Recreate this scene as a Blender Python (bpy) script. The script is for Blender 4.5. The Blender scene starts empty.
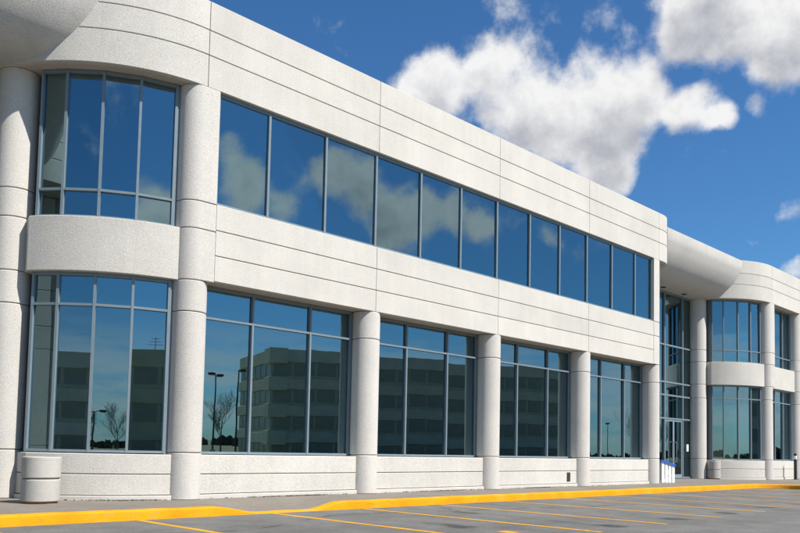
import bpy, bmesh, math, random
from mathutils import Vector, Matrix
random.seed(7)
sc = bpy.context.scene
col = sc.collection
rad = math.radians

# ------------------------------------------------------------------ camera
CAM = Vector((-10.47, -17.4535, 1.3463))
r_ = Vector((0.703305, -0.710592, 0.020509))
u_ = Vector((-0.058082, -0.028685, 0.997900))
f_ = Vector((0.708511, 0.703019, 0.061447))
cd = bpy.data.cameras.new('camera')
cam = bpy.data.objects.new('camera', cd)
col.objects.link(cam)
mw = Matrix((r_, u_, -f_)).transposed().to_4x4()
mw.translation = CAM
cam.matrix_world = mw
cd.sensor_width = 36.0
cd.lens = 36.0
cd.shift_y = 0.1666
cd.clip_start = 0.1
cd.clip_end = 6000
sc.camera = cam

# ------------------------------------------------------------------ light
SUN_AZ, SUN_EL = rad(18), rad(52.5)          # azimuth from the facade normal (-Y) towards +X
sdir = Vector((math.sin(SUN_AZ) * math.cos(SUN_EL), -math.cos(SUN_AZ) * math.cos(SUN_EL), math.sin(SUN_EL)))
sl = bpy.data.lights.new('sun', 'SUN')
sl.energy = 5.0
sl.angle = rad(0.53)
sl.color = (1.0, 0.955, 0.89)
so = bpy.data.objects.new('sun', sl)
col.objects.link(so)
so.rotation_euler = sdir.to_track_quat('Z', 'Y').to_euler()

sc.view_settings.view_transform = 'Standard'
sc.view_settings.look = 'None'
sc.view_settings.gamma = 1.0
sc.view_settings.exposure = 0.63
sc.view_settings.use_curve_mapping = False


class NT:
    """small helper for node trees"""
    def __init__(self, tree):
        self.t = tree
        self.n = tree.nodes
        self.l = tree.links

    def node(self, typ, **kw):
        n = self.n.new(typ)
        for k, v in kw.items():
            setattr(n, k, v)
        return n

    def set(self, sock, v):
        if isinstance(v, bpy.types.NodeSocket):
            self.l.new(v, sock)
        else:
            sock.default_value = v

    def math(self, op, a, b=None, c=None, clamp=False):
        n = self.node('ShaderNodeMath', operation=op, use_clamp=clamp)
        self.set(n.inputs[0], a)
        if b is not None:
            self.set(n.inputs[1], b)
        if c is not None:
            self.set(n.inputs[2], c)
        return n.outputs[0]

    def vmath(self, op, a, b=None, s=None):
        n = self.node('ShaderNodeVectorMath', operation=op)
        self.set(n.inputs[0], a)
        if b is not None:
            self.set(n.inputs[1], b)
        if s is not None:
            self.set(n.inputs['Scale'], s)
        return n.outputs['Value'] if op in ('DISTANCE', 'LENGTH', 'DOT_PRODUCT') else n.outputs['Vector']

    def rng(self, v, a, b, c=0.0, d=1.0, smooth=False):
        n = self.node('ShaderNodeMapRange', interpolation_type='SMOOTHSTEP' if smooth else 'LINEAR')
        self.set(n.inputs['Value'], v)
        for k, x in zip(('From Min', 'From Max', 'To Min', 'To Max'), (a, b, c, d)):
            self.set(n.inputs[k], x)
        return n.outputs['Result']

    def noise(self, vec, scale, detail=4, rough=0.55, dist=0.0):
        n = self.node('ShaderNodeTexNoise')
        self.set(n.inputs['Vector'], vec)
        n.inputs['Scale'].default_value = scale
        n.inputs['Detail'].default_value = detail
        n.inputs['Roughness'].default_value = rough
        n.inputs['Distortion'].default_value = dist
        return n.outputs['Fac']

    def mix(self, f, a, b, typ='RGBA', blend='MIX'):
        n = self.node('ShaderNodeMix', data_type=typ)
        if typ == 'RGBA':
            n.blend_type = blend
            ia, ib, o = n.inputs[6], n.inputs[7], n.outputs[2]
        else:
            ia, ib, o = n.inputs[2], n.inputs[3], n.outputs[0]
        self.set(n.inputs[0], f)
        self.set(ia, a)
        self.set(ib, b)
        return o


# sky: Nishita with cumulus clouds laid out by direction (azimuth from +Y to +X, elevation, angular radius, weight)
world = bpy.data.worlds.new('World')
sc.world = world
world.use_nodes = True
world.cycles.sampling_method = 'MANUAL'
world.cycles.sample_map_resolution = 256
w = NT(world.node_tree)
w.n.clear()
sky = w.node('ShaderNodeTexSky', sky_type='NISHITA', sun_disc=False)
sky.sun_elevation = SUN_EL
sky.sun_rotation = math.pi - SUN_AZ
sky.air_density = 1.0
sky.dust_density = 0.35
sky.ozone_density = 2.5
CLOUDS = [
          (56.75, 24.15, 0.046, 1), (59.9, 23.9, 0.044, 1),
          (47.70, 24.59, 0.0466, 1), (51.19, 25.30, 0.0508, 1), (45.85, 25.08, 0.0302, 0.9), (54.25, 23.65, 0.0603, 1), (58.14, 23.13, 0.0597, 1),
          (61.91, 23.82, 0.0450, 0.95), (64.90, 22.67, 0.0334, 0.9), (66.76, 21.62, 0.0188, 0.8), (59.40, 20.54, 0.0464, 0.95), (60.44, 19.07, 0.0233, 0.85),
          (56.40, 21.98, 0.0582, 1), (65.23, 28.10, 0.0471, 1), (68.43, 27.19, 0.0506, 1), (70.38, 24.86, 0.0380, 0.95), (72.06, 26.14, 0.0537, 1),
          (67.17, 28.87, 0.0504, 1), (62.58, 28.99, 0.0216, 0.8), (74.38, 26.24, 0.0607, 1), (69.07, 21.93, 0.0170, 0.50), (58.3, 28.2, .040, .40), (61.2, 27.3, .034, .42), (55.6, 28.4, .03, .36), (52.58, 29.48, 0.0290, 0.46),
          (71.78, 15.37, 0.0219, 0.7), (71.51, 11.84, 0.0178, 0.65),
          (69.08, 13.87, 0.0169, 0.45),
          (77.5, 14.0, 0.06, .9), (28, 36, .09, .9), (86, 31, .11, 1), (100, 18, .08, .9),
          # the half of the sky that the glass mirrors
          (146.5, 17.6, 0.042, .9), (144.0, 17.2, 0.040, .82), (140.0, 18.9, 0.040, .85), (138.2, 17.6, 0.042, .95), (136.0, 16.4, 0.040, .9),
          (134.0, 17.4, 0.036, .8), (131.6, 16.8, 0.034, .8), (129.2, 16.2, 0.024, .7), (147.6, 19.9, 0.030, .6), (142.0, 18.6, .03, .55), (124.6, 14.9, 0.018, .5),
          (183.5, 15.2, .045, 1), (181.5, 14.5, .035, .9), (-150, 30, .12, 1), (-110, 22, .10, 1), (-70, 28, .1, .9), (-20, 25, .12, 1),
          (-135, 11, .07, .9), (170, 35, .12, .9), (100, 45, .14, 1), (10, 50, .15, .9)]
co = w.node('ShaderNodeTexCoord').outputs['Generated']
dirv = w.vmath('NORMALIZE', co)
wn = w.node('ShaderNodeTexNoise')
w.l.new(dirv, wn.inputs['Vector'])
wn.inputs['Scale'].default_value = 9.0
wn.inputs['Detail'].default_value = 3.0
warp = w.vmath('SCALE', w.vmath('SUBTRACT', wn.outputs['Color'], (.5, .5, .5)), s=0.055)


def cloud_field(vec, det):
    v = w.vmath('ADD', vec, warp)
    tot = None
    for az, el, rr, wt in CLOUDS:
        a, e = rad(az), rad(el)
        c = (math.sin(a) * math.cos(e), math.cos(a) * math.cos(e), math.sin(e))
        d = w.vmath('DISTANCE', v, c)
        g = w.rng(d, 0.0, rr * 1.62, wt, 0.0)
        tot = g if tot is None else w.math('SMOOTH_MAX', tot, g, 0.25)
    n1 = w.noise(vec, 13.0, det, 0.60)
    return w.math('ADD', tot, w.math('MULTIPLY', w.math('SUBTRACT', n1, 0.5), 1.08))


f0 = cloud_field(dirv, 8)
# towards the sun, across the sky
shift = w.vmath('ADD', dirv, (-.010, -.014, .034))
f1 = cloud_field(shift, 5)
alpha = w.rng(f0, 0.31, 0.64, 0.0, 1.0, True)
shade = w.rng(w.math('ADD', w.math('MULTIPLY', f1, 0.8), w.math('MULTIPLY', f0, 0.2)), 0.36, 1.0, 0.0, 1.0, True)
# billow relief: the same noise a little way up the sky
na = w.noise(dirv, 17.0, 7, .60)
nb = w.noise(w.vmath('ADD', dirv, (-.004, -.006, .013)), 17.0, 7, .60)
relief = w.math('MULTIPLY', w.math('SUBTRACT', nb, na), 1.35)
shade = w.math('ADD', shade, relief, clamp=True)
ccol = w.mix(shade, (9.8, 9.8, 9.8, 1), (5.0, 5.2, 5.8, 1))
sep = w.node('ShaderNodeSeparateXYZ')
w.l.new(dirv, sep.inputs[0])
bank = w.noise(w.vmath('MULTIPLY', dirv, (5.0, 5.0, 26.0)), 1.6, 6, .58)
band = w.math('MULTIPLY', w.rng(sep.outputs['Z'], 0.0, .03, .55, 1), w.rng(sep.outputs['Z'], .07, .17, 1, 0, True))
balpha = w.math('MULTIPLY', w.rng(bank, .34, .58, 0, .62, True), band)
alpha = w.math('MAXIMUM', alpha, balpha)
hs = w.node('ShaderNodeHueSaturation')
hs.inputs['Saturation'].default_value = 1.05
hs.inputs['Value'].default_value = 1.30
w.l.new(sky.outputs['Color'], hs.inputs['Color'])
skyc = w.mix(alpha, w.vmath('MULTIPLY', hs.outputs['Color'], (0.45, 0.79, 1.04)), ccol)
bg = w.node('ShaderNodeBackground')
bg.inputs['Strength'].default_value = 0.06
w.l.new(skyc, bg.inputs['Color'])
w.l.new(bg.outputs[0], w.node('ShaderNodeOutputWorld').inputs['Surface'])

# ------------------------------------------------------------------ materials
MATS = {}


def new_mat(name):
    m = bpy.data.materials.new(name)
    m.use_nodes = True
    t = NT(m.node_tree)
    b = t.n['Principled BSDF']
    MATS[name] = m
    return m, t, b


def pos(t):
    return t.node('ShaderNodeNewGeometry').outputs['Position']


def bump(t, b, h, strength, dist):
    n = t.node('ShaderNodeBump')
    n.inputs['Strength'].default_value = strength
    n.inputs['Distance'].default_value = dist
    t.l.new(h, n.inputs['Height'])
    t.l.new(n.outputs[0], b.inputs['Normal'])


def concrete(name, c, speck=0.35, bumpd=0.012, scale=34.0, stain=0.12):
    m, t, b = new_mat(name)
    p = pos(t)
    fine = t.noise(p, scale, 3, 0.65)
    grit = t.noise(p, scale * 2.7, 2, 0.6)
    big = t.noise(p, 0.55, 4, 0.6)
    mid = t.noise(p, 3.1, 4, 0.6)
    sp = t.vmath('MULTIPLY', p, (5.0, 5.0, 0.22))
    streak = t.noise(sp, 1.0, 3, 0.6)
    k = t.math('ADD', t.rng(fine, .3, .7, 1 - speck, 1 + speck * .55), t.rng(big, .3, .7, -stain, stain * .6))
    k = t.math('ADD', k, t.rng(streak, .35, .7, stain * .2, -stain * .35))
    k = t.math('ADD', k, t.rng(mid, .3, .7, -.035, .035))
    k = t.math('ADD', k, t.rng(grit, .3, .7, -speck * .45, speck * .3))
    oi = t.node('ShaderNodeObjectInfo').outputs['Random']
    k = t.math('ADD', k, t.rng(oi, 0, 1, -.035, .035))
    warm = t.mix(t.rng(mid, .35, .65), (c[0], c[1], c[2], 1), (c[0] * .985, c[1] * .97, c[2] * .935, 1))
    cc = t.vmath('SCALE', warm, s=k)
    t.l.new(cc, b.inputs['Base Color'])
    b.inputs['Roughness'].default_value = 0.92
    b.inputs['Specular IOR Level'].default_value = 0.25
    h = t.math('ADD', fine, t.math('MULTIPLY', grit, 0.5))
    bump(t, b, h, 0.6, bumpd)
    return m


concrete('precast', (0.566, 0.543, 0.498), 0.16, 0.011, 30, 0.08)
concrete('column_concrete', (0.562, 0.538, 0.498), 0.18, 0.013, 36, 0.06)
concrete('canopy_concrete', (0.55, 0.530, 0.495), 0.2, 0.012, 34, 0.08)
concrete('joint_filler', (0.24, 0.20, 0.16), 0.2, 0.004, 30, 0.1)
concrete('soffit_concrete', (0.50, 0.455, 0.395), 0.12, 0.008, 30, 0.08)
concrete('bin_concrete', (0.45, 0.43, 0.395), 0.14, 0.006, 40, 0.10)
concrete('pavement', (0.185, 0.162, 0.138), 0.16, 0.004, 22, 0.16)
concrete('old_stone', (0.68, 0.66, 0.50), 0.1, 0.004, 20, 0.1)
concrete('dark_brick', (0.60, 0.58, 0.40), 0.15, 0.004, 20, 0.1)


def simple(name, c, rough=0.5, metal=0.0, var=0.06, scale=6.0, spec=0.5):
    m, t, b = new_mat(name)
    n = t.noise(pos(t), scale, 4, 0.6)
    cc = t.vmath('SCALE', (c[0], c[1], c[2]), s=t.rng(n, .3, .7, 1 - var, 1 + var))
    t.l.new(cc, b.inputs['Base Color'])
    t.l.new(t.rng(n, .3, .7, rough - .06, rough + .06), b.inputs['Roughness'])
    b.inputs['Metallic'].default_value = metal
    b.inputs['Specular IOR Level'].default_value = spec
    return m


simple('frame_paint', (0.165, 0.21, 0.235), 0.34, 0.0, .05)
simple('door_paint', (0.20, 0.25, 0.29), 0.40, 0.0, .05)
simple('steel', (0.62, 0.62, 0.60), 0.28, 1.0, .05)
simple('interior_wall', (0.33, 0.33, 0.27), 0.9)
simple('interior_floor', (0.16, 0.155, 0.13), 0.9)
simple('blind', (0.42, 0.42, 0.40), 0.8)
simple('roofing', (0.14, 0.14, 0.14), 0.9)
simple('white_paint', (0.78, 0.78, 0.76), 0.45)
simple('blue_plastic', (0.012, 0.13, 0.62), 0.35)
simple('black_paint', (0.015, 0.015, 0.016), 0.4)
simple('dark_metal', (0.05, 0.05, 0.052), 0.5, 0.2)
simple('bark', (0.12, 0.10, 0.08), 0.9, 0, .2, 9)
simple('rust', (0.30, 0.12, 0.045), 0.85, 0, .3, 12)
simple('lamp_glass', (0.5, 0.5, 0.48), 0.2)
simple('hedge_leaf', (0.10, 0.095, 0.055), 0.85, 0, .5, .8)
simple('grass_blades', (0.16, 0.15, 0.075), 0.95, 0, .35, .35)

# solar glass: partly mirroring, partly letting the dark rooms through
m, t, b = new_mat('solar_glass')
t.n.remove(b)
gl = t.node('ShaderNodeBsdfGlossy')
gl.inputs['Color'].default_value = (0.54, 0.78, 0.86, 1)
gl.inputs['Roughness'].default_value = 0.0
nz = t.noise(pos(t), 0.55, 2, 0.5)
bp = t.node('ShaderNodeBump')
bp.inputs['Strength'].default_value = 0.5
bp.inputs['Distance'].default_value = 0.0028
t.l.new(nz, bp.inputs['Height'])
t.l.new(bp.outputs[0], gl.inputs['Normal'])
tr = t.node('ShaderNodeBsdfTransparent')
tr.inputs['Color'].default_value = (0.32, 0.38, 0.37, 1)
fr = t.node('ShaderNodeFresnel')
fr.inputs['IOR'].default_value = 1.5
fac = t.math('ADD', t.math('MULTIPLY', fr.outputs[0], 0.75), 0.31, clamp=True)
mx = t.node('ShaderNodeMixShader')
t.l.new(fac, mx.inputs[0])
t.l.new(tr.outputs[0], mx.inputs[1])
t.l.new(gl.outputs[0], mx.inputs[2])
t.l.new(mx.outputs[0], t.n['Material Output'].inputs['Surface'])

simple('far_frame', (0.38, 0.37, 0.28), 0.6)
simple('far_glass', (0.30, 0.30, 0.21), 0.35, 0, .1, 1, .6)

# asphalt with aggregate, patches and oil stains in the bays
m, t, b = new_mat('asphalt')
p = pos(t)
fine = t.noise(p, 55, 3, .7)
agg = t.noise(p, 18, 3, .7)
big = t.noise(p, .22, 5, .6)
mid = t.noise(p, 1.3, 5, .65)
k = t.math('ADD', t.rng(fine, .3, .7, .70, 1.3), t.rng(big, .3, .7, -.22, .2))
k = t.math('ADD', k, t.rng(mid, .3, .7, -.20, .18))
k = t.math('ADD', k, t.rng(agg, .3, .7, -.14, .14))
wp = t.vmath('ADD', p, t.vmath('SCALE', t.vmath('SUBTRACT', t.node('ShaderNodeTexNoise').outputs['Color'], (.5, .5, .5)), s=0.0))
st = None
for (sx, sy, rx, ry) in ((8.12, -8.5, .36, .36), (11.25, -8.4, .32, .36), (14.8, -8.2, .32, .36), (17.62, -8.0, .32, .36), (4.95, -8.6, .3, .4),
                         (12.9, -4.0, .3, .5), (20.6, -7.9, .32, .36), (23.7, -7.8, .32, .36), (5.0, -4.6, .3, .5), (2.1, -6.6, .4, .7)):
    q = t.vmath('MULTIPLY', t.vmath('SUBTRACT', p, (sx, sy, -.2)), (1 / rx, 1 / ry, 0))
    g = t.rng(t.math('ADD', t.vmath('LENGTH', q), t.rng(mid, .3, .7, -.55, .55)), .5, 1.15, 1, 0, True)
    st = g if st is None else t.math('MAXIMUM', st, g)
k = t.math('MULTIPLY', k, t.math('SUBTRACT', 1.0, t.math('MULTIPLY', st, .55)))
cc = t.vmath('SCALE', (0.124, 0.120, 0.112), s=k)
# thin wandering cracks
vo = t.node('ShaderNodeTexVoronoi', feature='DISTANCE_TO_EDGE')
t.l.new(t.vmath('ADD', p, t.vmath('SCALE', t.node('ShaderNodeCombineXYZ').outputs[0], s=0.0)), vo.inputs['Vector'])
vo.inputs['Scale'].default_value = .11
crack = t.rng(t.math('ADD', vo.outputs['Distance'], t.rng(mid, .3, .7, -.01, .012)), .0, .006, .55, 0)
cc = t.mix(crack, cc, (.03, .03, .03, 1))
t.l.new(cc, b.inputs['Base Color'])
b.inputs['Roughness'].default_value = .9
b.inputs['Specular IOR Level'].default_value = .25
bump(t, b, t.math('ADD', fine, agg), .5, .006)


def paint(name, c, under, wear):
    m, t, b = new_mat(name)
    p = pos(t)
    n1 = t.noise(p, 9, 6, .7)
    n2 = t.noise(p, 1.2, 4, .6)
    n3 = t.noise(p, 45, 3, .7)
    f = t.rng(t.math('ADD', t.math('ADD', n1, t.math('MULTIPLY', n2, .5)), t.math('MULTIPLY', n3, .35)), wear, wear + .14, 0, 1)
    base = t.vmath('SCALE', (c[0], c[1], c[2]), s=t.rng(n2, .3, .7, .82, 1.08))
    base = t.vmath('SCALE', base, s=t.rng(n3, .3, .7, .84, 1.08))
    sc_ = t.noise(t.vmath('MULTIPLY', p, (1.6, 1.6, 9.0)), 1.7, 6, .7)
    base = t.vmath('SCALE', base, s=t.rng(sc_, .56, .72, 1.0, .62))
    t.l.new(t.mix(f, base, (under[0], under[1], under[2], 1)), b.inputs['Base Color'])
    b.inputs['Roughness'].default_value = .7
    b.inputs['Specular IOR Level'].default_value = .12
    bump(t, b, n3, .4, .004)


paint('yellow_kerb', (.66, .285, .004), (.30, .22, .14), 1.03)
paint('yellow_line', (.62, .30, .02), (.16, .14, .11), 1.02)

# ------------------------------------------------------------------ mesh helpers


def mesh_from(verts, faces, smooth=None):
    me = bpy.data.meshes.new('m')
    me.from_pydata(verts, [], faces)
    me.validate()
    bm = bmesh.new()
    bm.from_mesh(me)
    bmesh.ops.recalc_face_normals(bm, faces=bm.faces)
    bm.to_mesh(me)
    bm.free()
    if smooth:
        me.polygons.foreach_set('use_smooth', [True] * len(me.polygons))
        me.set_sharp_from_angle(angle=rad(smooth))
    return me


def ob(name, me, mat, parent=None, loc=(0, 0, 0), rot=0.0):
    if not me.materials:
        me.materials.append(MATS[mat])
    me.name = name
    o = bpy.data.objects.new(name, me)
    col.objects.link(o)
    o.parent = parent
    o.location = loc
    o.rotation_euler = (0, 0, rot)
    return o


def empty(name, loc=(0, 0, 0), rot=0.0):
    o = bpy.data.objects.new(name, None)
    col.objects.link(o)
    o.location = loc
    o.rotation_euler = (0, 0, rot)
    o.empty_display_size = .2
    return o


def tag(o, label, cat, group=None, kind=None):
    o['label'] = label
    o['category'] = cat
    if group:
        o['group'] = group
    if kind:
        o['kind'] = kind
    return o


def struct(o):
    o['kind'] = 'structure'
    return o


def box_me(x0, x1, y0, y1, z0, z1, ch=0.0):
    v = [(x, y, z) for x in (x0, x1) for y in (y0, y1) for z in (z0, z1)]
    f = [(0, 1, 3, 2), (4, 6, 7, 5), (0, 4, 5, 1), (2, 3, 7, 6), (0, 2, 6, 4), (1, 5, 7, 3)]
    me = mesh_from(v, f)
    if ch:
        bm = bmesh.new()
        bm.from_mesh(me)
        bmesh.ops.bevel(bm, geom=bm.edges[:], offset=ch, segments=1, affect='EDGES')
        bm.to_mesh(me)
        bm.free()
    return me


def offset_path(path, d):
    """offset an open plan path to its left by d"""
    out = []
    n = len(path)
    for i, (x, y) in enumerate(path):
        a = path[max(i - 1, 0)]
        c = path[min(i + 1, n - 1)]
        ns = []
        for p, q in ((a, (x, y)), ((x, y), c)):
            dx, dy = q[0] - p[0], q[1] - p[1]
            L = math.hypot(dx, dy)
            if L > 1e-9:
                ns.append((-dy / L, dx / L))
        nx = sum(k[0] for k in ns) / len(ns)
        ny = sum(k[1] for k in ns) / len(ns)
        q = nx * nx + ny * ny
        out.append((x + d * nx / q, y + d * ny / q))
    return out


def strip_me(path, t, z0, z1, c=0.012, smooth=20):
    """panel following a plan path; the outer face lies on the path, thickness t to its left"""
    sec = [(c, z0), (0, z0 + c), (0, z1 - c), (c, z1), (t, z1), (t, z0)]
    lines = [(offset_path(path, v), z) for v, z in sec]
    n, k = len(path), len(sec)
    # chamfer the two ends a little as well
    verts, faces = [], []
    for i in range(n):
        for (pl, z) in lines:
            verts.append((pl[i][0], pl[i][1], z))
    for i in range(n - 1):
        for j in range(k):
            a, b_ = i * k + j, i * k + (j + 1) % k
            faces.append((a, b_, b_ + k, a + k))
    faces.append(tuple(range(k)))
    faces.append(tuple(range((n - 1) * k, n * k)))
    return mesh_from(verts, faces, smooth)


def prism_me(poly, z0, z1, c=0.015, smooth=40):
    n = len(poly)
    cl = poly + [poly[0]]
    ins = []
    for i in range(n):
        a, x, b_ = poly[i - 1], poly[i], poly[(i + 1) % n]
        o = offset_path([a, x, b_], c)
        ins.append(o[1])
    rings = [(ins, z0), (poly, z0 + c), (poly, z1 - c), (ins, z1)] if c else [(poly, z0), (poly, z1)]
    verts = [(x, y, z) for pl, z in rings for x, y in pl]
    faces = []
    for r in range(len(rings) - 1):
        for i in range(n):
            j = (i + 1) % n
            faces.append((r * n + i, r * n + j, (r + 1) * n + j, (r + 1) * n + i))
    faces.append(tuple(range(n)))
    faces.append(tuple(range((len(rings) - 1) * n, len(rings) * n)))
    return mesh_from(verts, faces, smooth)


def circle(cx, cy, r, n=40, a0=0.0, a1=360.0, close=False):
    m_ = n if (a1 - a0 < 360 or close) else n - 1
    return [(cx + r * math.cos(rad(a0 + (a1 - a0) * i / n)), cy + r * math.sin(rad(a0 + (a1 - a0) * i / n))) for i in range(m_ + 1)]


def lathe_me(prof, n=40, smooth=18):
    verts, faces = [], []
    k = len(prof)
    for i in range(n):
        a = 2 * math.pi * i / n
        for r, z in prof:
            verts.append((r * math.cos(a), r * math.sin(a), z))
    for i in range(n):
        j = (i + 1) % n
        for q in range(k - 1):
            faces.append((i * k + q, j * k + q, j * k + q + 1, i * k + q + 1))
    faces.append(tuple(i * k for i in range(n)))
    faces.append(tuple(i * k + k - 1 for i in range(n)))
    return mesh_from(verts, faces, smooth)


def lbox_me(boxes):
    """boxes in a local frame: ((ox,oy),(ux,uy), u0,u1, v0,v1, z0,z1); v runs to the left of u (into the wall)"""
    verts, faces = [], []
    for (o, u, u0, u1, v0, v1, z0, z1) in boxes:
        nx, ny = -u[1], u[0]
        s = len(verts)
        for a in (u0, u1):
            for b_ in (v0, v1):
                for z in (z0, z1):
                    verts.append((o[0] + u[0] * a + nx * b_, o[1] + u[1] * a + ny * b_, z))
        faces += [tuple(s + i for i in f) for f in ((0, 1, 3, 2), (4, 6, 7, 5), (0, 4, 5, 1), (2, 3, 7, 6), (0, 2, 6, 4), (1, 5, 7, 3))]
    return mesh_from(verts, faces)


def tube_me(segs, n=7):
    """tapered tubes: (p0, p1, r0, r1)"""
    verts, faces = [], []
    for p0, p1, r0, r1 in segs:
        p0, p1 = Vector(p0), Vector(p1)
        d = (p1 - p0).normalized()
        a = d.orthogonal().normalized()
        b_ = d.cross(a)
        s = len(verts)
        for p, r in ((p0, r0), (p1, r1)):
            for i in range(n):
                t_ = 2 * math.pi * i / n
                verts.append(tuple(p + a * (r * math.cos(t_)) + b_ * (r * math.sin(t_))))
        for i in range(n):
            j = (i + 1) % n
            faces.append((s + i, s + j, s + n + j, s + n + i))
        faces.append(tuple(s + i for i in range(n)))
        faces.append(tuple(s + n + i for i in range(n)))
    return mesh_from(verts, faces, 50)


def path_tube_me(pts, r, n=10):
    return tube_me([(pts[i], pts[i + 1], r, r) for i in range(len(pts) - 1)], n)


# ------------------------------------------------------------------ ground, pavement, kerb
LOT = -0.20


def grid_me(x0, x1, y0, y1, z):
    return mesh_from([(x0, y0, z), (x1, y0, z), (x1, y1, z), (x0, y1, z)], [(0, 1, 2, 3)])


struct(ob('ground', grid_me(-2500, 2500, -2500, 2500, LOT - .35), 'grass_blades'))
lot = struct(ob('parking_lot', grid_me(-75, 130, -46, 30, LOT), 'asphalt'))
struct(ob('road', grid_me(-400, 500, -62, -53, LOT - .30), 'asphalt'))

# kerb line: along the facade, dropped at the ramp, then turning out at the end of the row
KY = -2.22
KX = 30.6


def dip(x):
    def s(a, b_, v):
        v = min(1, max(0, (v - a) / (b_ - a)))
        return v * v * (3 - 2 * v)
    return s(-.75, .45, x) * (1 - s(2.0, 2.95, x))


kp = []
xs = [-60 + i * 4 for i in range(14)] + [-5 + .1 * i for i in range(100)] + [5 + i * 2 for i in range(12)]
for x in xs:
    if x < KX - 2.0:
        kp.append((x, KY))
kp += circle(KX - 1.6, KY - 1.6, 1.6, 12, 90, 0)[:] if False else [(KX - 1.6 + 1.6 * math.sin(rad(a)), KY - 1.6 + 1.6 * math.cos(rad(a))) for a in range(0, 91, 9)]
kp += [(KX, KY - 1.6 - i) for i in range(1, 12)]


def kz(x, y):
    return -0.012 - 0.0 if y < KY - .5 else -(abs(LOT) - 0.03) * dip(x)


TOPW = .27
inner = offset_path(kp, TOPW)
verts, faces = [], []
for (x, y), (ix, iy) in zip(kp, inner):
    zt = -(abs(LOT) - .028) * dip(x) if y > KY - .4 else 0.0
    o = offset_path([(x, y), (ix, iy)], 0)
    nx, ny = (ix - x) / TOPW, (iy - y) / TOPW
    verts += [(x - nx * .012, y - ny * .012, LOT - .3), (x - nx * .004, y - ny * .004, zt - .035), (x + nx * .006, y + ny * .006, zt - .012),
              (x + nx * .03, y + ny * .03, zt), (ix, iy, zt + .004), (ix, iy, LOT - .3)]
for i in range(len(kp) - 1):
    for j in range(5):
        faces.append((i * 6 + j, i * 6 + j + 1, i * 6 + j + 7, i * 6 + j + 6))
kerb = struct(ob('kerb', mesh_from(verts, faces, 45), 'yellow_kerb'))
# soften the straight run with tiny unevenness
for v in kerb.data.vertices:
    if v.co.z > LOT - .25:
        v.co.z += .003 * math.sin(v.co.x * 1.1) + .003 * math.sin(v.co.x * 5.7 + 1)

# pavement sheet behind the kerb, dipping at the ramp
verts, faces = [], []
rows = []
pin = [p_ for p_ in inner if p_[1] > KY - 1.2]
cols_y = [0.0, .35, .7, 1.05, 1.4, 2.2, 14.0]
for (x, y) in [q for q in inner if q[1] > KY + .2]:
    row = []
    for k_, dy in enumerate(cols_y):
        z = -(abs(LOT) - .032) * dip(x) * max(0, 1 - dy / 1.3)
        row.append(len(verts))
        verts.append((x, y + dy, z))
    rows.append(row)
for a, b_ in zip(rows[:-1], rows[1:]):
    for j in range(len(cols_y) - 1):
        faces.append((a[j], b_[j], b_[j + 1], a[j + 1]))
struct(ob('pavement', mesh_from(verts, faces, 30), 'pavement'))
xr = verts[rows[-1][0]][0]
out = [q for q in inner if q[0] > xr - 1e-6 and q[1] < KY + TOPW + 1e-3]
poly = [(xr, KY + TOPW)] + [q for q in out if q[0] > xr + 1e-6] + [(80, out[-1][1]), (80, 12), (xr, 12)]
struct(ob('pavement', mesh_from([(x, y, 0.0) for x, y in poly], [tuple(range(len(poly)))]), 'pavement'))

# painted bay lines
LX = [-8.7, -5.6, -2.58, .735, 3.58, 6.54, 9.62, 12.79, 15.76, 18.85, 21.9, 24.95, 28.0]
for i, x in enumerate(LX):
    y1 = -9.0 + .03 * (x - 9)
    y0 = KY - .03
    j = .03 * math.sin(i * 2.3)
    n = 10
    v = []
    for q in range(n + 1):
        y = y0 + (y1 - y0) * q / n
        wob = .008 * math.sin(q * 1.9 + i)
        v += [(x + j * q / n - .08 + wob, y, LOT + .004), (x + j * q / n + .08 + wob, y, LOT + .004)]
    f = [(2 * q, 2 * q + 1, 2 * q + 3, 2 * q + 2) for q in range(n)]
    ob('parking_line', mesh_from(v, f), 'yellow_line', lot)
ob('stall_mark', grid_me(1.86, 2.16, -8.25, -7.88, LOT + .004), 'yellow_line', lot)

# ------------------------------------------------------------------ the office building
B = empty('office_building', (0, 0, 0))
tag(B, 'long cream precast concrete two storey office building with ribbon windows and round columns', 'building')
T = 38.15
ZP = (10.39, 11.22, 11.87, 12.63)            # parapet courses
ZS = (5.475, 6.13, 6.785, 7.45)              # spandrel courses
G = .009                                     # half joint
CR = .43
CY = .42
DC = (0.0, 4.25)                             # centre of the rounded end
CACHE = {}


def part(name, key, maker, mat, parent=B, loc=(0, 0, 0)):
    if key is None or key not in CACHE:
        me = maker()
        me.materials.append(MATS[mat])
        if key is not None:
            CACHE[key] = me
    else:
        me = CACHE[key]
    return ob(name, me, mat, parent, loc)


def darc(R, a0, a1, n=None):
    """arc of the rounded end, angle measured from -Y towards -X, walked so that the inside is on the left (towards +X)"""
    n = n or max(2, int(abs(a1 - a0) / 2.5))
    return [(DC[0] - R * math.sin(rad(a1 + (a0 - a1) * i / n)), DC[1] - R * math.cos(rad(a1 + (a0 - a1) * i / n))) for i in range(n + 1)]


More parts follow.
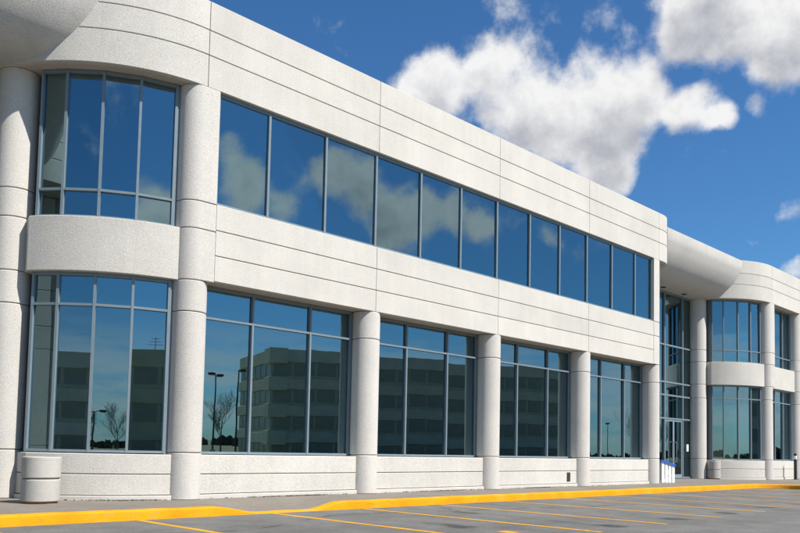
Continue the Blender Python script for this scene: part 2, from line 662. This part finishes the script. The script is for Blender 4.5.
def window(segs, z0, z1, zt, ox=0.0, glass_d=.075, fw=.06, dp=.12, name='window', key=None, end_posts=(True, True), skip=None):
    """window wall along plan points (polyline); segs: list of plan points at mullions. Outer frame plane on the polyline."""
    n = len(segs)
    dirs = []
    for a, b_ in zip(segs[:-1], segs[1:]):
        L = math.hypot(b_[0] - a[0], b_[1] - a[1])
        dirs.append(((b_[0] - a[0]) / L, (b_[1] - a[1]) / L, L))
    hw = fw / 2
    # the sill carries the window; heads, mullions, transoms and panes are its pieces
    sill = [(x, y) for x, y in segs]
    wn_ = part(name, key and key + 'f', lambda: strip_me(offset_path(sill, .004), dp - .004, z0, z0 + fw, .004, None), 'frame_paint', B, (ox, 0, 0))
    for i, (a, d) in enumerate(zip(segs[:-1], dirs)):
        part('head', key and key + 'h%d' % i, lambda: lbox_me([(a, d[:2], hw, d[2] - hw, .004, dp, z1 - fw * 1.3, z1)]), 'frame_paint', wn_)
    for i, s in enumerate(segs):
        d = dirs[min(i, n - 2)]
        if 0 < i < n - 1:
            e = dirs[i - 1]
            ux, uy = d[0] + e[0], d[1] + e[1]
            L = math.hypot(ux, uy)
            u = (ux / L, uy / L)
        else:
            u = d[:2]
        part('mullion', key and key + 'm%d' % i, lambda: lbox_me([(s, u, -hw, hw, -.006, dp + .01, z0 - .001, z1 + .001)]), 'frame_paint', wn_)
    for i, (a, d) in enumerate(zip(segs[:-1], dirs)):
        levels = [z0 + fw] + list(zt) + [z1 - fw * 1.3]
        for z in zt:
            part('transom', key and key + 't%d_%g' % (i, z), lambda: lbox_me([(a, d[:2], hw, d[2] - hw, 0.0, dp, z - hw, z + hw)]), 'frame_paint', wn_)
        for j in range(len(levels) - 1):
            if skip and (i, j) in skip:
                continue
            lo = levels[j] + (hw if j > 0 else 0)
            hi = levels[j + 1] - (hw if j < len(levels) - 2 else 0)

            def mk():
                tl = random.uniform(-.005, .005)
                tz = random.uniform(-.0045, .0045)
                me = lbox_me([(a, d[:2], hw + .001, d[2] - hw - .001, glass_d, glass_d + .012, lo + .001, hi - .001)])
                # every sheet sits a hair out of true, as real glazing does
                cx = (a[0] + a[0] + d[0] * d[2]) / 2
                cy = (a[1] + a[1] + d[1] * d[2]) / 2
                for v in me.vertices:
                    uu = (v.co.x - cx) * d[0] + (v.co.y - cy) * d[1]
                    off = uu * tl + (v.co.z - (lo + hi) / 2) * tz
                    v.co.x += -d[1] * off
                    v.co.y += d[0] * off
                return me
            part('pane', None, mk, 'solar_glass', wn_)
    return wn_


def column(cx, cy, ox, zs, key, shape='round', CR=CR):
    """core with one precast section between each pair of joints"""
    core = part('column', key + 'core', lambda: prism_me(circle(cx, cy, CR - .035, 24), zs[0] + .02, zs[-1] - .02, 0), 'joint_filler', B, (ox, 0, 0))
    for i in range(len(zs) - 1):
        sh = shape[i] if isinstance(shape, (list, tuple)) else shape

        def mk():
            if sh == 'round':
                pl = circle(cx, cy, CR, 44)
            elif sh == 'left':
                pl = [(cx + CR, cy + CR), (cx, cy + CR)] + circle(cx, cy, CR, 20, 90, 270)[1:-1] + [(cx, cy - CR), (cx + CR, cy - CR)]
            else:
                pl = [(cx - CR, cy - CR), (cx, cy - CR)] + circle(cx, cy, CR, 20, -90, 90)[1:-1] + [(cx, cy + CR), (cx - CR, cy + CR)]
            return prism_me(pl, zs[i] + (G if i else 0), zs[i + 1] - (G if i < len(zs) - 2 else .002), .016)
        part('column_section', key + 's%d' % i, mk, 'column_concrete', core)
    return core


GA = [9, 22, 35, 48, 57.5]                   # mullion angles of the rounded bay


def rounded_bay(ox, tall_next=None):
    k = 'bay'
    # columns at both ends of the rounded bay
    column(-.07, CY, ox, [0, 1.15, 4.64, 5.43, 6.73, 7.43, 10.39], 'c1', ['round', 'round', 'round', 'left', 'left', 'left'])
    column(-3.50, 2.94, ox, [0, 1.15, 4.64, 5.43, 6.73, 7.43, 10.39], 'c0', CR=.475)
    gp = lambda R: [(DC[0] - R * math.sin(rad(a)), DC[1] - R * math.cos(rad(a))) for a in reversed(GA)]
    window(gp(3.84), 1.12, 5.41, [4.64], ox, name='window', key='baylow')
    window(gp(3.84), 6.745, 10.38, [7.43], ox, name='window', key='bayup')
    for zz, kk in (((1.10, 5.41), 'l'), ((6.74, 10.385), 'u')):
        part('jamb', 'jambr' + kk, lambda: strip_me(darc(3.82, 3.5, 8.6, 3), .12, zz[0], zz[1], .004), 'frame_paint', B, (ox, 0, 0))
        part('jamb', 'jambl' + kk, lambda: strip_me([(-2.98, 2.95), (-3.215, 2.27)], .1, zz[0], zz[1], .004), 'frame_paint', B, (ox, 0, 0))
    # storey band of the bay
    part('spandrel_panel', 'baysp', lambda: strip_me([(-3.24, 2.9)] + darc(3.99, 4, 58.6), .5, 5.415, 6.735), 'precast', B, (ox, 0, 0))
    # plinth of the bay: two courses on a low footing
    part('plinth_panel', 'baypl1', lambda: strip_me([(-3.30, 2.85)] + darc(3.99, 4, 55.5), .45, .12, .615 - G), 'precast', B, (ox, 0, 0))
    part('plinth_panel', 'baypl2', lambda: strip_me([(-3.30, 2.85)] + darc(3.99, 4, 55.5), .45, .615 + G, 1.095), 'precast', B, (ox, 0, 0))
    part('plinth_backing', 'baypl3', lambda: strip_me([(-3.24, 2.8)] + darc(3.95, 4.5, 55.0), .36, .10, 1.05, 0), 'joint_filler', B, (ox, 0, 0))
    part('footing', 'baypl4', lambda: strip_me([(-3.34, 2.85)] + darc(4.03, 4, 55.8), .4, -.05, .105), 'precast', B, (ox, 0, 0))
    # parapet of the bay, three courses, with its backing and soffit
    for i in range(3):
        part('parapet_panel', 'baypp%d' % i, lambda: strip_me(darc(4.25, 0.17, 75), .14, ZP[i] + (G if i else 0), ZP[i + 1] - (G if i < 2 else 0)), 'precast', B, (ox, 0, 0))
    part('parapet_backing', 'baypb', lambda: strip_me(darc(4.205, 0, 88), .35, ZP[0] + .02, ZP[3] - .03, 0), 'joint_filler', B, (ox, 0, 0))
    part('soffit', 'baysof', lambda: prism_me([(0.0, DC[1] - 4.12)] + [(p_[0], p_[1]) for p_ in reversed(darc(4.12, 0, 88))][1:] + [(-4.12, 5.2), (0, 5.2)], 10.392, 10.60, 0, None), 'soffit_concrete', B, (ox, 0, 0))
    # rooms behind
    part('floor_slab', 'bayfl', lambda: prism_me([(0.3, .75)] + list(reversed(darc(3.45, 8, 64))) + [(-3.0, 6.5), (.3, 6.5)], 5.5, 6.70, 0, None), 'interior_floor', B, (ox, 0, 0))


def straight_bay(x0, x1, ox, left_edge, right_edge, ground=True):
    """one structural bay of the flat facade between column centres x0 and x1"""
    for i in range(3):
        part('spandrel_panel', None, lambda: strip_me([(left_edge + G, 0), (right_edge - G, 0)], .14, ZS[i] + (G if i else 0), ZS[i + 1] - (G if i < 2 else 0)), 'precast', B, (ox, 0, 0))
    a, b_ = x0 + (CR + .012 if x0 else .37), x1 - CR - .012
    window([(a, .60), (x0 + 2, .60), (x0 + 4, .60), (b_, .60)], 1.12, 5.47, [4.64], ox)
    part('plinth_panel', None, lambda: strip_me([(x0 + .3, .28), (x1 - .3, .28)], .42, .12, .615 - G), 'precast', B, (ox, 0, 0))
    part('plinth_panel', None, lambda: strip_me([(x0 + .3, .28), (x1 - .3, .28)], .42, .615 + G, 1.10), 'precast', B, (ox, 0, 0))
    part('plinth_backing', None, lambda: box_me(x0 + .32, x1 - .32, .32, .66, .10, 1.06), 'joint_filler', B, (ox, 0, 0))
    part('footing', None, lambda: strip_me([(x0 + .3, .235), (x1 - .3, .235)], .4, -.05, .105), 'precast', B, (ox, 0, 0))


# main wing
rounded_bay(0.0)
XB = [0, 6, 12, 18, 24]
edges = [.369, 6, 12, 18, 24]
for i in range(4):
    straight_bay(XB[i], XB[i + 1], 0, edges[i], edges[i + 1] if i < 3 else 24 - CR)
for x in XB[1:4]:
    column(x, CY, 0, [0, 1.15, 4.64, 5.47], 'c%d' % x)
column(24, CY, 0, [0, 1.15, 4.64, 5.47, 6.785, 7.45, 10.39], 'c24', ['round', 'round', 'round', 'right', 'right', 'right'])
part('spandrel_backing', None, lambda: box_me(.2, 23.9, .045, .5, ZS[0] + .03, ZS[3] - .02), 'joint_filler')
part('soffit', None, lambda: box_me(.0, 24.0, .13, .95, ZS[0] + .004, ZS[0] + .3), 'soffit_concrete')
# parapet of the flat front
pe = [0, 6, 12, 18, 24.08]
for i in range(4):
    for j in range(3):
        part('parapet_panel', None, lambda: strip_me([(pe[i] + G, 0), (pe[i + 1] - G, 0)], .14, ZP[j] + (G if j else 0), ZP[j + 1] - (G if j < 2 else 0)), 'precast')
END = [(24.08 + G, 0), (24.5, 0)] + circle(24.5, 1.6, 1.6, 16, -90, 0)[1:] + [(26.10, 4.0)]


def wing_end(ox):
    for j in range(3):
        part('parapet_panel', 'end%d' % j, lambda: strip_me(END, .14, ZP[j] + (G if j else 0), ZP[j + 1] - (G if j < 2 else 0)), 'precast', B, (ox, 0, 0))
    part('parapet_backing', 'endb', lambda: strip_me(offset_path([(22, 0), (24.5, 0)] + circle(24.5, 1.6, 1.6, 16, -90, 0)[1:] + [(26.10, 4.0)], .045), .3, ZP[0] + .02, ZP[3] - .03, 0), 'joint_filler', B, (ox, 0, 0))
    part('soffit', 'ends', lambda: prism_me([(24.2, .12), (24.5, .12)] + circle(24.5, 1.6, 1.48, 16, -90, 0)[1:] + [(25.98, 4.0), (24.2, 4.0)], ZP[0] + .003, ZP[0] + .2, 0, None), 'soffit_concrete', B, (ox, 0, 0))
    # return wall behind the end column
    zz = [0.0, 1.15, 4.64, 5.47, 6.785, 7.45, 10.38]
    for j in range(6):
        part('return_panel', 'ret%d' % j, lambda: strip_me([(24.36, .75), (24.36, 3.3)], .2, zz[j] + G, zz[j + 1] - G), 'precast', B, (ox, 0, 0))
    part('return_backing', 'retb', lambda: box_me(23.9, 24.3, .5, 3.3, 0.01, 10.37), 'joint_filler', B, (ox, 0, 0))


wing_end(0)
part('parapet_backing', None, lambda: box_me(-.1, 23.9, .045, .35, ZP[0] + .02, ZP[3] - .03), 'joint_filler')
part('parapet_soffit', None, lambda: box_me(.0, 24.2, .12, .6, ZP[0] + .002, ZP[0] + .2), 'soffit_concrete')
# ribbon window of the upper storey
window([(.395, .09)] + [(2.0 * i, .09) for i in range(1, 12)] + [(24 - CR - .03, .09)], 7.455, 10.388, [], 0, glass_d=.05, fw=.07, dp=.11, name='ribbon_window')
# rooms: slabs, rear wall, partitions, roof
part('ground_floor', None, lambda: box_me(.0, 24.2, .8, 12, -.04, .03), 'interior_floor')
part('floor_slab', None, lambda: box_me(.2, 24.2, .5, 12, 5.62, 7.0), 'interior_floor')
part('rear_wall', None, lambda: box_me(-3.4, 62, 12, 12.3, -.1, 12.5), 'interior_wall')
part('roof', None, lambda: box_me(0, 25.7, .38, 12.2, 11.4, 12.3), 'roofing')
for x in (3.9, 9.9, 15.8, 20.3):
    part('partition', None, lambda: box_me(x, x + .15, 1.2, 11.9, .03, 5.5), 'interior_wall')
    part('partition', None, lambda: box_me(x - .8, x - .65, .9, 11.9, 7.0, 11.3), 'interior_wall')
for (x, wd, z) in ((1.0, .5, 7.6), (10.6, 1.0, 8.3), (14.6, .5, 7.8), (17.0, .5, 7.8), (3.3, .35, 7.6), (20.8, .5, 8.0)):
    o = part('blind', None, lambda: box_me(x, x + wd, .34, .36, 7.47, z + 1.0), 'blind')

# right wing: same rounded end, then bays with a column between
rounded_bay(T)
for nm, xx in (('d1', 4.85), ('d2', 10.85), ('d3', 16.85)):
    column(xx, CY, T, [0, 1.15, 4.64, 5.43, 6.73, 7.43, 10.39], nm)
xq = [0, 4.85, 10.85, 16.85]
for a, b_ in zip(xq[:-1], xq[1:]):
    p0, p1 = a + CR + .012, b_ - CR - .012
    mid_ = [(p0 + (p1 - p0) * q / 3, .5) for q in range(4)]
    window(mid_, 1.12, 5.41, [4.64], T)
    window(mid_, 6.745, 10.38, [7.43], T)
    part('spandrel_panel', None, lambda: strip_me([(a + .3, .26), (b_ - .3, .26)], .5, 5.415, 6.735), 'precast', B, (T, 0, 0))
    part('plinth_panel', None, lambda: strip_me([(a + .3, .26), (b_ - .3, .26)], .42, .12, .615 - G), 'precast', B, (T, 0, 0))
    part('plinth_panel', None, lambda: strip_me([(a + .3, .26), (b_ - .3, .26)], .42, .615 + G, 1.10), 'precast', B, (T, 0, 0))
    part('plinth_backing', None, lambda: box_me(a + .32, b_ - .32, .30, .66, .10, 1.06), 'joint_filler', B, (T, 0, 0))
    part('footing', None, lambda: strip_me([(a + .3, .22), (b_ - .3, .22)], .4, -.05, .105), 'precast', B, (T, 0, 0))
    for j in range(3):
        part('parapet_panel', None, lambda: strip_me([(a + G, 0), (b_ - G, 0)], .14, ZP[j] + (G if j else 0), ZP[j + 1] - (G if j < 2 else 0)), 'precast', B, (T, 0, 0))
part('parapet_backing', None, lambda: box_me(T - .1, T + 17, .045, .35, ZP[0] + .02, ZP[3] - .03), 'joint_filler')
part('parapet_soffit', None, lambda: box_me(T, T + 17, .12, 1.0, ZP[0] + .002, ZP[0] + .2), 'soffit_concrete')
part('floor_slab', None, lambda: box_me(T + .3, T + 17, .75, 12, 5.5, 6.7), 'interior_floor')
part('ground_floor', None, lambda: box_me(T - 2.5, T + 17, 1.5, 12, -.04, .03), 'interior_floor')
part('roof', None, lambda: box_me(T, T + 17, .38, 12.2, 11.4, 12.3), 'roofing')

# barrel canopy over each recessed entrance
PROF = [(.76, 12.60), (.765, 12.35), (.79, 12.1), (.855, 11.87), (.96, 11.55), (1.12, 11.22), (1.27, 10.98), (1.43, 10.79), (1.62, 10.63),
        (1.82, 10.52), (2.05, 10.455), (2.35, 10.425), (2.7, 10.415), (3.6, 10.412), (3.6, 12.60)]


def smooth_prof(p, it=2):
    for _ in range(it):
        q = [p[0]]
        for i in range(len(p) - 3):
            a, c = p[i], p[i + 1]
            if i > 0:
                q.append((a[0] * .75 + c[0] * .25, a[1] * .75 + c[1] * .25))
            q.append((a[0] * .25 + c[0] * .75, a[1] * .25 + c[1] * .75))
        q += p[-2:]
        p = q
    return p


SP = smooth_prof(PROF)


def barrel(x0, x1, cuts):
    xs_ = [x0, x1]
    v = [(x, y, z) for x in xs_ for y, z in SP]
    k = len(SP)
    f = [(j, (j + 1) % k, (j + 1) % k + k, j + k) for j in range(k)]
    f += [tuple(range(k)), tuple(range(k, 2 * k))]
    return mesh_from(v, f, 30)


def entrance(ox, mull, door_seg):
    """glazed wall between two wings; ox shifts from the main wing's right-hand gap"""
    part('barrel_canopy', 'barrel', lambda: barrel(25.9, T - 2.2, None), 'canopy_concrete', B, (ox, 0, 0))
    for x in (27.5, 30.0, 32.5):
        part('downlight', 'dl%g' % x, lambda: prism_me(circle(x, 2.75, .14, 18), 10.385, 10.44, .006), 'black_paint', B, (ox, 0, 0))
    pts = [(x, 3.15) for x in mull]
    cw = window(pts, .02, 10.41, [3.35, 4.64, 5.36, 7.43], ox, name='curtain_wall', fw=.085, dp=.16, glass_d=.08, skip={(door_seg, 0)})
    x0, x1 = mull[door_seg] + .0425, mull[door_seg + 1] - .0425
    xm = (x0 + x1) / 2
    for a, b_, hx in ((x0 + .006, xm - .004, xm - .16), (xm + .004, x1 - .006, xm + .16)):
        boxes = []
        st = .085
        for q in ((a, a + st, .05, 3.30), (b_ - st, b_, .05, 3.30), (a + st, b_ - st, .05, .25), (a + st, b_ - st, 3.2, 3.30)):
            boxes.append(((0, 3.15), (1, 0), q[0], q[1], .03, .085, q[2], q[3]))
        d = part('door', None, lambda: lbox_me(boxes), 'door_paint', B, (ox, 0, 0))
        part('pane', None, lambda: lbox_me([((0, 3.15), (1, 0), a + st, b_ - st, .05, .062, .25, 3.2)]), 'solar_glass', d)
        part('handle', None, lambda: path_tube_me([(hx, 3.18, .95), (hx, 3.07, .95), (hx, 3.07, 2.05), (hx, 3.18, 2.05)], .022), 'steel', d)
    return cw


entrance(0, [24.4, 26.6, 28.8, 31.0, 33.2, 34.35], 3)
part('notice', None, lambda: box_me(33.62, 33.86, 3.135, 3.14, 1.55, 1.95), 'white_paint')
part('interior_floor', None, lambda: box_me(24.4, 35.5, 3.3, 12, -.04, .025), 'interior_floor')
part('roof', None, lambda: box_me(25.6, T + .2, 3.0, 12.25, 11.4, 12.3), 'roofing')
part('floor_slab', None, lambda: box_me(24.4, 36, 5.0, 12, 4.7, 5.3), 'interior_floor')
# the same entrance on the near side of the rounded bay, and the end of the wing beyond it
entrance(-T, [24.4, 26.6, 28.8, 31.0, 33.2, 34.35], 3)
part('interior_floor', None, lambda: box_me(24.4 - T, 35.5 - T, 3.3, 12, -.04, .025), 'interior_floor')
part('roof', None, lambda: box_me(18 - T, .2, 3.0, 12.25, 11.4, 12.3), 'roofing')
part('rear_wall', None, lambda: box_me(12 - T, 35 - T, 11.7, 11.95, -.1, 12.5), 'interior_wall')
wing_end(-T)
column(24, CY, -T, [0, 1.15, 4.64, 5.47, 6.785, 7.45, 10.39], 'c24', ['round', 'round', 'round', 'right', 'right', 'right'])
column(18, CY, -T, [0, 1.15, 4.64, 5.47], 'c18')
straight_bay(18, 24, -T, 18, 24 - CR)
for j in range(3):
    part('parapet_panel', None, lambda: strip_me([(18 + G, 0), (24.08 - G, 0)], .14, ZP[j] + (G if j else 0), ZP[j + 1] - (G if j < 2 else 0)), 'precast', B, (-T, 0, 0))
part('spandrel_backing', None, lambda: box_me(18 - T, 23.9 - T, .045, .5, ZS[0] + .03, ZS[3] - .02), 'joint_filler')
part('soffit', None, lambda: box_me(18 - T, 24 - T, .13, .95, ZS[0] + .004, ZS[0] + .3), 'soffit_concrete')
part('parapet_backing', None, lambda: box_me(18 - T, 23.9 - T, .045, .35, ZP[0] + .02, ZP[3] - .03), 'joint_filler')
window([(18.4, .09), (20, .09), (22, .09), (24 - CR - .03, .09)], 7.455, 10.388, [], -T, glass_d=.05, fw=.07, dp=.11, name='ribbon_window')

# small grille low on the plinth
vt = part('vent', None, lambda: box_me(16.90, 17.14, .262, .30, .20, .56, .008), 'dark_metal')
for i in range(5):
    part('slat', None, lambda: box_me(16.92, 17.12, .252, .27, .235 + i * .062, .265 + i * .062), 'dark_metal', vt)

# ------------------------------------------------------------------ things standing in front
def litter_bin(loc, label, s=1.0):
    e = empty('litter_bin', loc)
    tag(e, label, 'litter bin', 'concrete litter bins')
    R_ = .40 * s
    ob('base', lathe_me([(R_ * .90, 0), (R_ * .90, .05)], 32), 'rust', e)
    ob('lower_ring', lathe_me([(R_ * .955, .045), (R_, .06), (R_ * 1.0, .505), (R_ * .975, .53)]), 'bin_concrete', e)
    ob('joint', lathe_me([(R_ * .93, .50), (R_ * .93, .58)], 32), 'joint_filler', e)
    ob('upper_ring', lathe_me([(R_ * .975, .555), (R_ * 1.01, .575), (R_ * 1.01, .93), (R_ * 1.0, .936), (R_ * 1.01, .942), (R_ * 1.01, 1.00), (R_ * .985, 1.02), (R_ * .82, 1.02), (R_ * .80, .96)]), 'bin_concrete', e)
    ob('liner', lathe_me([(R_ * .79, .60), (R_ * .79, .965), (R_ * .40, .985)], 32), 'black_paint', e)
    return e


litter_bin((-3.44, .62, 0), 'round two-ring concrete litter bin beside the plinth of the corner bay by the pavement edge')
litter_bin((34.98, 2.15, 0), 'round concrete litter bin beside the glass entrance doors', .95)

# slatted white stand with sloping blue lid next to the last column
e = empty('paper_stand', (25.55, .62, 0), math.atan2(-.3, .7))
tag(e, 'white slatted stand with sloping blue lid beside the column at the entrance', 'stand')
W_, D_ = .78, .42
for i in range(4):
    x = .02 + i * (W_ - .16) / 3
    h = 1.02 - .20 * (x + .06) / W_
    v = []
    ob('slat', box_me(x, x + .165, 0, .03, .0, h, .006), 'white_paint', e)
    ob('slat', box_me(x, x + .165, D_ - .03, D_, .0, h, .006), 'white_paint', e)
ob('rail', box_me(.03, W_ - .03, .03, .06, .3, .38), 'white_paint', e)
ob('rail', box_me(.03, W_ - .03, D_ - .06, D_ - .03, .3, .38), 'white_paint', e)
lv = [(-.05, -.05, 1.03), (W_ + .05, -.05, .80), (W_ + .05, D_ + .05, .80), (-.05, D_ + .05, 1.03)]
lv += [(a, b_, c + .07) for a, b_, c in lv]
ob('lid', mesh_from(lv, [(0, 1, 2, 3), (4, 5, 6, 7), (0, 1, 5, 4), (1, 2, 6, 5), (2, 3, 7, 6), (3, 0, 4, 7)]), 'blue_plastic', e)

# marker post at the far end of the pavement
e = empty('marker_post', (40.75, -.35, 0))
tag(e, 'slim black marker post with white band standing before the far columns', 'post')
ob('pole', lathe_me([(.085, 0), (.085, 1.50), (.07, 1.56), (.02, 1.58)], 20), 'black_paint', e)
ob('band', lathe_me([(.087, 1.22), (.089, 1.23), (.089, 1.42), (.087, 1.43)], 20), 'white_paint', e)
ob('foot', lathe_me([(.15, 0), (.15, .015), (.10, .02)], 20), 'dark_metal', e)

# ------------------------------------------------------------------ across the lot (seen in the glass)
def lamp_post(x, y, h, heads, label):
    e = empty('lamp_post', (x, y, LOT - .1))
    tag(e, label, 'lamp post', 'lamp posts across the lot')
    ob('base', lathe_me([(.30, 0), (.30, .7), (.27, .74)], 16), 'old_stone', e)
    ob('pole', tube_me([((0, 0, .7), (0, 0, h), .11, .07)], 10), 'dark_metal', e)
    for a in heads:
        dx, dy = math.cos(a), math.sin(a)
        ob('arm', path_tube_me([(0, 0, h - .15), (dx * .5, dy * .5, h + .05), (dx * .8, dy * .8, h + .05)], .045, 8), 'dark_metal', e)
        hd = ob('lamp_head', lathe_me([(.10, .12), (.42, .10), (.42, -.06), (.36, -.12)], 18), 'dark_metal', e, (dx * 1.15, dy * 1.15, h + .05))
        ob('lens', lathe_me([(.34, -.14), (.30, -.19)], 18), 'lamp_glass', hd)


lamp_post(37.3, -57.0, 8.9, (rad(-35), rad(145)), 'tall lamp post with two round heads mirrored in the first ground floor window')
lamp_post(34.7, -48.8, 8.8, (rad(-35),), 'lamp post with one arm mirrored beside the window mullion')
lamp_post(150, -74, 9, (rad(-35), rad(145)), 'distant twin headed lamp post mirrored in the window before the entrance')
lamp_post(139, -76, 9, (rad(60), rad(240)), 'distant lamp post with crossing arms mirrored near the last column')
lamp_post(-46, -66, 5.2, (rad(0), rad(180)), 'low twin lamp post mirrored in the curved corner window')


def bare_tree(x, y, h, label, seed):
    rnd = random.Random(seed)
    e = empty('bare_tree', (x, y, LOT - .3))
    tag(e, label, 'tree', 'bare trees across the lot')
    segs = []

    def grow(p, d, L, r, lev):
        n = 3
        for i in range(n):
            q = p + d * (L / n)
            segs.append((p, q, r, r * .82))
            r *= .82
            d = (d + Vector((rnd.uniform(-.13, .13), rnd.uniform(-.13, .13), .05))).normalized()
            p = q
            if lev < 4:
                for _ in range(2 if lev < 3 else 1):
                    a = rnd.uniform(0, 6.283)
                    sp = rnd.uniform(.5, .95)
                    nd = (d + Vector((math.cos(a), math.sin(a), .25)) * sp).normalized()
                    grow(p, nd, L * rnd.uniform(.5, .68), max(r * .62, .009), lev + 1)

    grow(Vector((0, 0, h * .22)), Vector((0, 0, 1)), h * .62, h * .016, 0)
    ob('trunk', tube_me([((0, 0, 0), (0, 0, h * .12), h * .026, h * .019), ((0, 0, h * .12), (0, 0, h * .225), h * .019, h * .016)], 9), 'bark', e)
    ob('crown', tube_me(segs, 4), 'bark', e)


bare_tree(36.4, -54.0, 4.9, 'leafless tree mirrored beside the twin headed lamp post', 3)
bare_tree(-43.5, -67, 4.6, 'leafless tree mirrored in the curved corner window', 5)
bare_tree(-50, -71, 4.0, 'small leafless tree mirrored behind the low twin lamp post', 8)
bare_tree(146, -66, 7.5, 'leafless tree mirrored between the distant lamp posts', 11)
bare_tree(118, -40, 7.5, 'leafless tree mirrored in the windows of the far wing', 13)


def office_block(name, loc, rot, wx, wy, h, storeys, mats, label, tower=False, antenna=False, pitch=3.0):
    e = empty(name, loc, rot)
    tag(e, label, 'building', 'buildings across the lot')
    wm, bm_ = mats
    ob('wall', box_me(0, wx, -wy, 0, 0, h), wm, e)
    fh = h / storeys
    wins = []
    for s in range(storeys):
        z0 = s * fh
        ob('band', box_me(-.25, wx + .25, -wy - .25, .25, z0 + fh * .62, z0 + fh * 1.0 + (.35 if s == storeys - 1 else 0), .03), bm_, e)
        n = int(wx / pitch)
        for i in range(n):
            a = (i + .06) * wx / n
            wnd = ob('window', box_me(a, a + wx / n * .88, -.05, .06, z0 + fh * .12, z0 + fh * .60), 'far_frame', e)
            ob('pane', box_me(a + .08, a + wx / n * .88 - .08, .0, .075, z0 + fh * .14, z0 + fh * .58), 'far_glass', wnd)
        n2 = max(1, int(wy / pitch))
        for i in range(n2):
            a = -wy + (i + .06) * wy / n2
            wnd = ob('window', box_me(-.06, .05, a, a + wy / n2 * .88, z0 + fh * .12, z0 + fh * .60), 'far_frame', e)
            ob('pane', box_me(-.075, 0, a + .08, a + wy / n2 * .88 - .08, z0 + fh * .14, z0 + fh * .58), 'far_glass', wnd)
    if tower:
        for s in range(storeys):
            ob('corner_panel', box_me(-.6, 2.2, -2.2, .6, s * fh + fh * .55, s * fh + fh * 1.05 + (.3 if s == storeys - 1 else 0), .04), bm_, e)
    if antenna:
        a = ob('antenna', tube_me([((wx * .55, -2, h), (wx * .55, -2, h + 2.2), .05, .03)], 6), 'dark_metal', e)
        for q in range(3):
            ob('antenna_arm', tube_me([((wx * .55 - .9 + .2 * q, -2, h + 1.2 + .4 * q), (wx * .55 + .9 - .2 * q, -2, h + 1.2 + .4 * q), .03, .03)], 5), 'dark_metal', a)
    return e


office_block('banded_office_block', (58.6, -75.5, LOT - .35), math.atan2(18, 45), 50, 22, 15.6, 4, ('dark_brick', 'old_stone'),
             'four storey office block with pale concrete bands mirrored in the ground floor windows', tower=True)
office_block('dark_office_block', (-14, -80, LOT - .35), rad(1), 16, 14, 13.4, 3, ('dark_brick', 'dark_brick'),
             'dark flat roofed block with roof antenna mirrored in the curved corner window', antenna=True)
office_block('brick_block', (-76, -36, LOT - .35), rad(-60), 18, 14, 12.2, 3, ('dark_brick', 'old_stone'),
             'brick block with pale bands mirrored at the edge of the curved corner window')

# far belt of scrub along the horizon
v, f = [], []
rnd = random.Random(4)
for i in range(2600):
    a = rnd.uniform(0, 6.283)
    R_ = rnd.uniform(230, 330)
    c = Vector((math.cos(a) * R_ + 20, math.sin(a) * R_ - 20, LOT))
    hh = rnd.uniform(1.5, 4.2) * (0.7 + .5 * math.sin(a * 7) ** 2)
    for q in range(3):
        s = len(v)
        b_ = rnd.uniform(0, 3.14)
        dx, dy = math.cos(b_) * hh * .7, math.sin(b_) * hh * .7
        v += [(c.x - dx, c.y - dy, c.z - .5), (c.x + dx, c.y + dy, c.z - .5), (c.x + dx * .7, c.y + dy * .7, c.z + hh * .7), (c.x + rnd.uniform(-1, 1), c.y, c.z + hh), (c.x - dx * .8, c.y - dy * .8, c.z + hh * .6)]
        f.append((s, s + 1, s + 2, s + 3, s + 4))
o = ob('far_scrub', mesh_from(v, f), 'hedge_leaf')
tag(o, 'low brown green belt of scrub along the horizon', 'scrub', kind='stuff')

# small dark brown flakes scattered along the foot of the wall
v, f = [], []
rnd = random.Random(9)
for i in range(1500):
    x = rnd.choice((rnd.uniform(-2.6, 24), rnd.gauss(-1.5, .5), rnd.gauss(3.2, .7), rnd.gauss(9.5, .8), rnd.gauss(15, .6)))
    y = .22 - abs(rnd.gauss(0, .05)) if x > .5 else 4.25 - math.sqrt(max(0, 4.06 ** 2 - min(x, 0) ** 2)) - abs(rnd.gauss(0, .05))
    if -.55 < x < .45:
        continue
    if y > -.1 and min(abs(x - q) for q in (0, 6, 12, 18, 24)) < .47:
        continue
    r = rnd.uniform(.008, .035)
    a = rnd.uniform(0, 6.28)
    s_ = len(v)
    for q in range(4):
        v.append((x + r * math.cos(a + q * 1.57) * (1.6 if q % 2 else 1), y + r * math.sin(a + q * 1.57), .006 + rnd.uniform(0, .02)))
    f.append((s_, s_ + 1, s_ + 2, s_ + 3))
o = ob('dark_flakes', mesh_from(v, f), 'bark')
tag(o, 'thin line of small dark flakes along the foot of the wall', 'leaf litter', kind='stuff')
